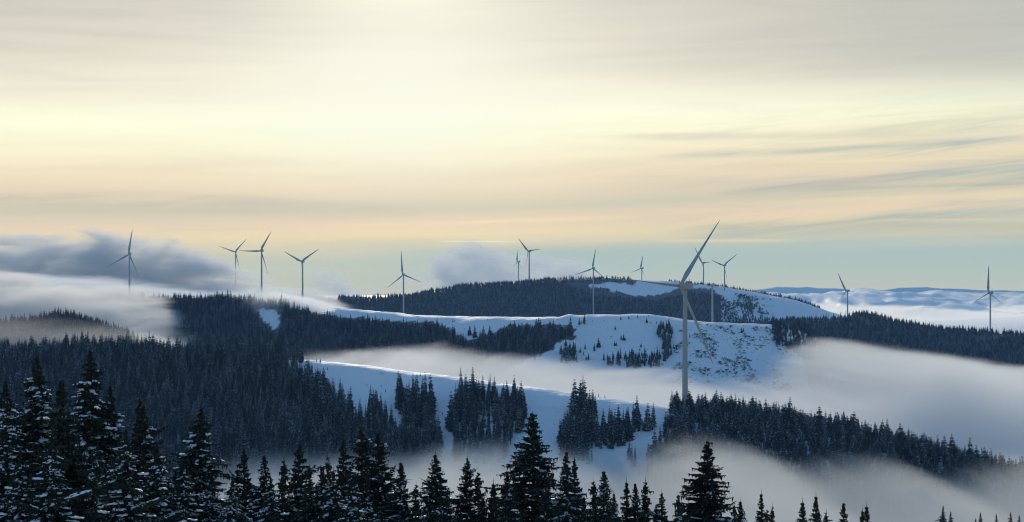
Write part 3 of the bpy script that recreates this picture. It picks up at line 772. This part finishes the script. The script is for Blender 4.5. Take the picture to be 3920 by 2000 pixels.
# ------------------------------------------------------------------ wind turbines
def lathe(prof, n=24, x0=0, y0=0):
    a = Acc(); a.strip([[(x0 + r_ * math.cos(q), y0 + r_ * math.sin(q), z) for q in np.linspace(0, 2 * math.pi, n, endpoint=False)] for r_, z in prof]); return a
TOWER = lathe([(1.95, 0), (1.93, .03), (1.80, .30), (1.81, .302), (1.79, .304), (1.62, .62), (1.63, .622), (1.61, .624), (1.40, 1.0), (.01, 1.0)]).mesh('tower', M['white'], True)
def blade_mesh(Lb=46.0):
    a = Acc(); rings = []
    for f in [0, .03, .07, .12, .18, .25, .35, .5, .65, .8, .9, .96, 1.0]:
        c = np.interp(f, [0, .04, .18, .5, .8, .95, 1], [2.0, 2.2, 4.6, 3.1, 1.9, 1.1, .2])
        th = np.interp(f, [0, .04, .18, .5, 1], [1.9, 1.8, 1.0, .45, .04])
        tw = R(np.interp(f, [0, .18, .5, 1], [14, 12, 4, 0])); off = np.interp(f, [0, .18, 1], [0, .55, .1])
        rg = []
        for k in range(12):
            q = 2 * math.pi * k / 12; x = math.cos(q) * c / 2 + off; y = math.sin(q) * th / 2 * (1 + .35 * math.cos(q)) / 1.1
            rg.append((x * math.cos(tw) - y * math.sin(tw), x * math.sin(tw) + y * math.cos(tw) - 1.6 * f * f, f * Lb))
        rings.append(rg)
    a.strip(rings)
    a.v.append((0, -1.6, Lb + .1)); a.n += 1; b = a.n - 13
    for k in range(12): a.t.append((b + k, b + (k + 1) % 12, a.n - 1))
    return a.mesh('blade', M['white'], True)
BLADE = blade_mesh()
def box_acc(a, x0, x1, y0, y1, z0, z1, ch=.25):
    """chamfered box along y"""
    def rg(y, s_):
        w, h = (x1 - x0) / 2 * s_, (z1 - z0) / 2 * s_; cx_, cz = (x0 + x1) / 2, (z0 + z1) / 2
        return [(cx_ + p * w, y, cz + q * h) for p, q in ((-1, -.7), (-.8, -1), (.8, -1), (1, -.7), (1, .7), (.8, 1), (-.8, 1), (-1, .7))]
    a.strip([rg(y0, .02), rg(y0, .88), rg(y0 + ch, 1), rg(y1 - ch, 1), rg(y1, .88), rg(y1, .02)])
a = Acc(); box_acc(a, -1.85, 1.85, -6.0, 3.4, -.3, 3.6, .5); NAC = a.mesh('nacelle', M['white'])
a = Acc()
box_acc(a, -1.5, 1.5, -5.6, -2.6, 3.55, 4.35, .2); box_acc(a, -.08, .08, -5.2, -5.05, 4.3, 6.0, .02); box_acc(a, -.7, .7, -5.2, -5.05, 5.5, 5.62, .02)
COOL = a.mesh('cooler', M['tgrey'])
a = Acc()
a.strip([[(r_ * math.cos(q), y, 1.7 + r_ * math.sin(q)) for q in np.linspace(0, 2 * math.pi, 20, endpoint=False)] for r_, y in ((.3, 3.3), (1.5, 3.4), (1.75, 4.2), (1.7, 5.4), (1.2, 6.6), (.5, 7.2), (.02, 7.35))])
HUB = a.mesh('hub', M['white'], True)

TURB = [
 # hub, tips, distance, yaw of rotor normal, label
 ((493, 974), [(505, 878.5), (413, 1023), (534, 1061)], 3300, 25, 'leftmost wind turbine, dark against the big drifting cloud'),
 ((900.6, 965), [(944, 913), (837, 944), (919, 1033)], 4850, 20, 'small wind turbine just left of the one it nearly touches with its blade'),
 ((998, 961), [(1037, 886), (911, 963), (1030, 1053)], 3600, 28, 'taller right turbine of the close left pair, one blade level to the left'),
 ((1155, 1002), [(1087, 965), (1220, 952), (1165, 1106)], 3570, 25, 'wind turbine with a Y-shaped rotor above the cloud spilling over the ridge'),
 ((1542, 1053), [(1534, 962), (1618, 1081), (1482, 1106)], 3850, 20, 'lone wind turbine whose pale tower stands before the wooded back ridge left of centre'),
 ((1980.5, 1003), [(1979.6, 960), (2005.7, 1035), (1962, 1026)], 5450, 40, 'smallest and faintest wind turbine, just left of a larger one behind the ridge'),
 ((2021.7, 962), [(1985, 915), (2069.6, 953), (2009, 1049)], 4790, 35, 'central wind turbine on the back ridge next to the faint smallest one'),
 ((2269, 1028), [(2279, 954), (2198, 1056), (2318.5, 1067)], 4300, 15, 'wind turbine with a long tower in front of the back ridge right of centre'),
 ((2453, 1028), [(2460.5, 980), (2413, 1046.6), (2479.7, 1074)], 5450, 35, 'small wind turbine behind the flat snowy top of the back ridge'),
 ((2606, 1095), [(2749, 837), (2321, 1066), (2738.6, 1393.6)], 1180, 28, 'nearest and by far the largest wind turbine, on the wooded hill'),
 ((2688, 1007), [(2659, 948), (2722.6, 1003), (2704, 1067)], 5320, 40, 'wind turbine partly behind the raised blade of the nearest turbine'),
 ((2770.5, 1017), [(2720, 996), (2823, 971), (2789, 1085)], 5170, 22, 'wind turbine with a Y-shaped rotor right of the nearest turbine'),
 ((3239, 1115), [(3207, 1046.6), (3193.5, 1177), (3275.6, 1115)], 4500, 35, 'wind turbine at the right end of the back ridge before the sea of clouds'),
 ((3784, 1122), [(3784.5, 1017), (3721, 1164), (3842, 1165)], 3560, 30, 'rightmost wind turbine, one blade straight up, before the sea of clouds'),
]
for (hx, hy), tips, D, yaw, lb in TURB:
    X = (hx - 1960) / F * D; zh = Z(hy, D); ya = R(yaw)
    nrm = Vector((-math.sin(ya), math.cos(ya), 0))       # rotor looks away from the camera
    ctr = Vector((X, D, zh)); base_xy = ctr - nrm * 4.6
    gz = float(height(base_xy.x, base_xy.y)); hub_top = zh - 1.7
    root = empty('wind_turbine', (base_xy.x, base_xy.y, gz - .5)); tag(root, lb, 'wind turbine', 'wind turbines on the snowy hills')
    tw = link('tower', TOWER, root); th = hub_top - gz + .5; tw.scale = (.9, .9, th)
    zrot = math.atan2(-nrm.x, nrm.y)
    for nm, me_ in (('nacelle', NAC), ('hub', HUB)):
        o = link(nm, me_, root, (0, 0, th)); o.rotation_euler.z = zrot
        if nm == 'nacelle':
            o2 = link('cooler', COOL, o)
    for tx, ty in tips:
        # tip on the rotor plane through the hub: n.(P-ctr)=0 along the ray
        dr = Vector(((tx - 1960) / F, 1, (HR - ty) / F)); k = nrm.dot(ctr) / nrm.dot(dr); tip = dr * k
        v = tip - ctr; Lb = v.length; zax = v.normalized()
        tang = nrm.cross(zax).normalized()
        pit = R(-2) if D < 2000 else R(36); chord = (nrm * math.cos(pit) - tang * math.sin(pit)); chord = (chord - zax * chord.dot(zax)).normalized()
        yax = zax.cross(chord)
        Mx = Matrix((chord, yax, zax)).transposed().to_4x4()
        o = link('blade', BLADE, root); o.matrix_local = Matrix.Translation(ctr - Vector(root.location)) @ Mx @ Matrix.Diagonal((1, 1, Lb / 46.0, 1))
# the tower seen past the nearest turbine, its rotor out of sight
D = 3100; X = (2727 - 1960) / F * D; gz = float(height(X, D)); top = Z(1096, D)
root = empty('wind_turbine', (X, D, gz - .5)); tag(root, 'turbine tower without visible blades just right of the nearest wind turbine', 'wind turbine', 'wind turbines on the snowy hills')
o = link('tower', TOWER, root); o.scale = (1, 1, top - gz + .5)
n_ = link('nacelle', NAC, root, (0, 0, top - gz + .5)); n_.rotation_euler.z = R(15); link('cooler', COOL, n_)
h_ = link('hub', HUB, root, (0, 0, top - gz + .5)); h_.rotation_euler.z = R(15)

# ------------------------------------------------------------------ sea of clouds and far mountains
m, t = mat('cloud_top'); 
P = t.n('ShaderNodeNewGeometry').outputs['Position']
bs_ = pbsdf(t, t.mix(t.noise(P, .0012, 4), (.93, .91, .88), (.97, .95, .92)), 1.0)
gl_ = t.n('ShaderNodeBsdfGlossy'); gl_.inputs['Roughness'].default_value = .55; gl_.inputs['Color'].default_value = (1, .975, .93, 1)
mx_ = t.n('ShaderNodeMixShader'); mx_.inputs[0].default_value = .5
t.L.new(bs_.outputs[0], mx_.inputs[1]); t.L.new(gl_.outputs[0], mx_.inputs[2])
t.L.new(mx_.outputs[0], next(n for n in t.t.nodes if n.type == 'OUTPUT_MATERIAL').inputs[0])
s = np.linspace(-.45, .45, 900); ys = 9300 * np.exp(np.linspace(0, math.log(70000 / 9300), 420))
XX = s[None, :] * ys[:, None]; YY = np.repeat(ys[:, None], len(s), 1)
b1 = fbm(XX / 1300, YY / 4200, 5, .45); b2 = np.abs(fbm(XX / 700 + 9, YY / 2200 + 3, 4, .45))
amp = np.interp(ys, [9300, 12000, 20000, 35000, 70000], [60, 320, 560, 460, 300])[:, None]
amp = amp * np.interp(XX / YY, [.04, .11], [.12, 1.0])
HH = np.interp(ys, [9300, 11500], [-290, -190])[:, None] + amp * (b1 * 1.1 + .05) + amp * .75 * (.16 - b2)
#HH += np.maximum(0, 1 - ((XX / YY * F + 1960 - 3560) / 120) ** 2) * np.exp(-((YY - 17000) / 2600) ** 2) * 120
ny, nx = HH.shape; i = np.arange(ny * nx).reshape(ny, nx)
me = mesh_np('cloud_sea', np.stack([XX, YY, HH], -1).reshape(-1, 3), np.stack([i[:-1, :-1], i[:-1, 1:], i[1:, 1:], i[1:, :-1]], -1).reshape(-1, 4), m, True)
tag(link('cloud_sea', me), 'bright billowing sea of clouds reaching to the horizon', kind='stuff')

m, t = mat('far_mountain')
P = t.n('ShaderNodeNewGeometry').outputs['Position']
pbsdf(t, t.mix(t.noise(P, .0006, 5), (.80, .88, .88), (.90, .94, .92)), 1.0)
for nm, Y0, prof in (('distant_mountains', 62000, [(-500, 1140), (1900, 1140), (2600, 1135), (2880, 1112), (2930, 1106), (2975, 1099), (3060, 1101), (3085, 1098), (3130, 1104), (3200, 1105), (3300, 1114), (3380, 1111), (3440, 1103), (3550, 1100), (3600, 1105), (3680, 1106), (3760, 1112), (3860, 1113), (3960, 1115), (4600, 1112)]),):
    xs = np.arange(-500, 4601, 4.0); row = np.interp(xs, [p[0] for p in prof], [p[1] for p in prof])
    row = row + fbm(xs / 30, xs * 0 + 2, 5) * 3.0
    Xw = (xs - 1960) / F * Y0; crest = (HR - row) / F * Y0
    rows_ = []
    for k, dy in enumerate(np.linspace(-1, 1, 41)):
        zz = crest - abs(dy) ** .9 * 900 + fbm(Xw / 900, np.full_like(Xw, dy * 4 + 7), 5) * 260 * min(1, abs(dy) * 3)
        rows_.append(np.stack([Xw, np.full_like(Xw, Y0 + dy * 4500), zz], 1))
    co = np.concatenate(rows_); i = np.arange(41 * len(xs)).reshape(41, len(xs))
    me = mesh_np(nm, co, np.stack([i[:-1, :-1], i[:-1, 1:], i[1:, 1:], i[1:, :-1]], -1).reshape(-1, 4), m, True)
    tag(link(nm, me), 'low blue mountain range on the horizon', kind='structure')

# ------------------------------------------------------------------ air: haze and fog banks (true volumes)
def box_obj(name, x0, x1, y0, y1, z0, z1, m):
    co = np.array([(x, y, z) for z in (z0, z1) for y in (y0, y1) for x in (x0, x1)], float)
    fa = np.array([(0, 2, 3, 1), (4, 5, 7, 6), (0, 1, 5, 4), (2, 6, 7, 3), (0, 4, 6, 2), (1, 3, 7, 5)])
    return link(name, mesh_np(name, co, fa, m))
m, t = mat('haze'); v = t.n('ShaderNodeVolumePrincipled')
v.inputs['Color'].default_value = (.32, .60, 1.0, 1); v.inputs['Density'].default_value = .000026; v.inputs['Anisotropy'].default_value = .0
t.L.new(v.outputs[0], t.n('ShaderNodeOutputMaterial').inputs['Volume'])
tag(box_obj('haze', -5700, 5700, -170, 8750, -560, 300, m), 'thin blue winter haze', kind='stuff')

def fog(name, label, prof, Yr, Y0, Y1, zb, soft, dens, nsc, namp, wisp=0.0, seed=0.0, color=(.97, .97, .97), g=.35, step=1.0, xfade=60, stretch=(.8, .13, 2.4), ragged=.2, slant=0.0):
    px0, px1 = prof[0][0], prof[-1][0]
    x0, x1 = (px0 - 1960) / F * Yr, (px1 - 1960) / F * Yr
    zs = [(HR - r_) / F * Yr for _, r_ in prof]; zt = max(zs) + namp + 4
    lo, hi = min(zs), max(zs) + 1e-3
    m, t = mat(name)
    P = t.n('ShaderNodeNewGeometry').outputs['Position']; X, Y, Zc = t.sep(P)[:3]
    mf = t.n('ShaderNodeMapping'); t.put(mf.inputs[0], P); mf.inputs['Rotation'].default_value = (0, slant, 0); mf.inputs['Scale'].default_value = (.55, .12, 1.7)
    fine = t.noise(mf.outputs[0], nsc * 4.6, 3, .62, 1.2)
    u = t.m('DIVIDE', t.m('SUBTRACT', X, x0), x1 - x0, clamp=True)
    rp = t.n('ShaderNodeValToRGB'); t.put(rp.inputs[0], u); rp.color_ramp.interpolation = 'B_SPLINE'
    e = rp.color_ramp.elements
    while len(e) < len(prof): e.new(.5)
    for q, ((p, _), z_) in zip(e, zip(prof, zs)):
        v_ = (z_ - lo) / (hi - lo); q.position = (p - px0) / (px1 - px0); q.color = (v_, v_, v_, 1)
    top = t.m('MULTIPLY_ADD', rp.outputs[0], hi - lo, lo)
    mp = t.n('ShaderNodeMapping'); t.put(mp.inputs[0], P); mp.inputs['Rotation'].default_value = (0, slant, 0); mp.inputs['Scale'].default_value = stretch; mp.inputs['Location'].default_value = (seed * 911, seed * 37, seed * 13)
    nz = t.m('ADD', t.m('MULTIPLY', t.noise(mp.outputs[0], nsc, 4, .6, .9), 1 - ragged), t.m('MULTIPLY', fine, ragged))
    dd = t.m('SUBTRACT', t.m('ADD', top, t.m('MULTIPLY', t.m('SUBTRACT', nz, .5), 2 * namp)), Zc)
    den = t.mr(dd, 0, soft)
    den = t.m('MULTIPLY', den, t.m('MULTIPLY', t.mr(X, x0, x0 + xfade), t.mr(X, x1, x1 - xfade)))
    den = t.m('MULTIPLY', den, t.m('MULTIPLY', t.mr(Y, Y0, Y0 + (Y1 - Y0) * .15), t.mr(Y, Y1, Y1 - (Y1 - Y0) * .15)))
    if wisp: den = t.m('MULTIPLY', den, t.mr(nz, .40 if wisp >= 1 else .36, .62, max(1 - wisp, 0), 1))
    v = t.n('ShaderNodeVolumePrincipled'); v.inputs['Color'].default_value = (*color, 1); v.inputs['Anisotropy'].default_value = g
    t.put(v.inputs['Density'], t.m('MULTIPLY', den, dens))
    t.L.new(v.outputs[0], t.n('ShaderNodeOutputMaterial').inputs['Volume'])
    m.cycles.volume_step_rate = step
    return tag(box_obj('fog_bank' if name in ('fog_mid', 'fog_low', 'fog_left_veil') else 'cloud_bank' if name == 'sea_of_clouds' else 'drifting_cloud', x0, x1, Y0, Y1, zb, zt, m), label, kind='stuff')
fog('fog_mid', 'soft fog bank lying in the valley behind the smooth snow ridge',
    [(700, 1440), (950, 1392), (1250, 1378), (1500, 1362), (1640, 1338), (1720, 1358), (1900, 1388), (2200, 1412), (2600, 1440), (2900, 1466), (3060, 1446), (3170, 1392), (3260, 1336), (3370, 1286), (3460, 1338), (3600, 1396), (3710, 1372), (3930, 1424), (4500, 1440)],
    1800, 1360, 2250, -175, 13, .011, .007, 17, .55, 1.0, (.78, .80, .82), .38, .7, ragged=.3)
fog('fog_low', 'pale fog filling the valley between the foreground firs and the wooded hill',
    [(600, 1800), (900, 1775), (1400, 1790), (1500, 1775), (1700, 1745), (1900, 1712), (2100, 1735), (2300, 1755), (2450, 1780), (2580, 1730), (2700, 1690), (2850, 1695), (2950, 1735), (3050, 1790), (3150, 1805), (3300, 1765), (3450, 1745), (3560, 1790), (3640, 1845), (3720, 1835), (3820, 1805), (3930, 1790), (4500, 1780)],
    950, 350, 1140, -165, 14, .022, .011, 10, .45, 2.0, (.74, .76, .77), .34, .7, ragged=.3)
fog('fog_left_back', 'large soft cloud drifting behind the leftmost turbine and the left hills',
    [(-900, 960), (-200, 910), (0, 905), (200, 908), (320, 885), (420, 876), (520, 905), (620, 905), (690, 888), (760, 930), (850, 985), (920, 1040), (1010, 1075), (1120, 1095), (1260, 1110), (1420, 1130)],
    4600, 4380, 4820, -200, 45, .020, .0052, 70, .97, 3.0, (.95, .94, .925), .25, .45, ragged=.38, slant=-.35)
fog('fog_left_front', 'pale cloud tongue sliding down in front of the left end of the middle hill',
    [(-900, 1020), (-100, 1030), (40, 1040), (110, 1062), (190, 1078), (280, 1084), (400, 1088), (500, 1100), (560, 1130), (620, 1200), (680, 1262), (760, 1305), (860, 1360)],
    2400, 2120, 2640, -130, 20, .028, .011, 18, .88, 4.0, (.94, .935, .93), .35, .45, ragged=.36, slant=-.5)
fog('fog_left_mid', 'grey cloud layer hanging over the ridge around the foot of the leftmost turbine',
    [(-900, 1030), (-100, 1030), (100, 1040), (300, 1060), (480, 1085), (640, 1110), (800, 1112), (960, 1080), (1050, 1092), (1100, 1112), (1145, 1138), (1190, 1162), (1280, 1195)],
    3300, 3390, 4100, -80, 24, .016, .008, 20, .9, 5.0, (.94, .94, .94), .3, .6, ragged=.36, slant=-.3)
fog('fog_left_veil', 'faint veil of mist in front of the low left hill',
    [(-900, 1190), (0, 1195), (200, 1200), (400, 1215), (600, 1240), (800, 1300)], 1900, 1740, 2010, -130, 20, .0022, .012, 8, .6, 7.0)
fog('sea_of_clouds', 'bright billowing sea of clouds stretching away on the right',
    [(900, 1196), (2500, 1194), (2950, 1186), (3080, 1182), (3200, 1192), (3400, 1188), (3560, 1178), (3640, 1186), (3800, 1192), (3900, 1188), (4100, 1192), (4700, 1192)],
    13000, 9300, 18000, -330, 30, .0022, .0016, 110, .6, 9.0, (.985, .97, .94), .38, .14, stretch=(1, .5, 1.5), ragged=.30)
fog('fog_spill', 'bright thin cloud spilling over the crest of the middle hill',
    [(930, 1115), (1000, 1104), (1080, 1118), (1140, 1132), (1190, 1146), (1250, 1160), (1310, 1176), (1400, 1196)],
    2640, 2540, 2800, -60, 10, .035, .012, 6, .4, 6.0)
fog('drift_wisp', 'thin dusky cloud wisps rising behind the dark back ridge left of centre',
    [(1180, 1040), (1250, 1034), (1330, 1048), (1420, 1080), (1540, 1070), (1640, 1010), (1700, 958), (1760, 930), (1830, 900), (1900, 935), (1970, 985), (2060, 975), (2160, 985), (2260, 1010), (2350, 1045), (2450, 1060)],
    6000, 5560, 6200, -160, 60, .0065, .0060, 85, 1.0, 8.4, (.93, .92, .92), .2, .5, ragged=.36, slant=.3)
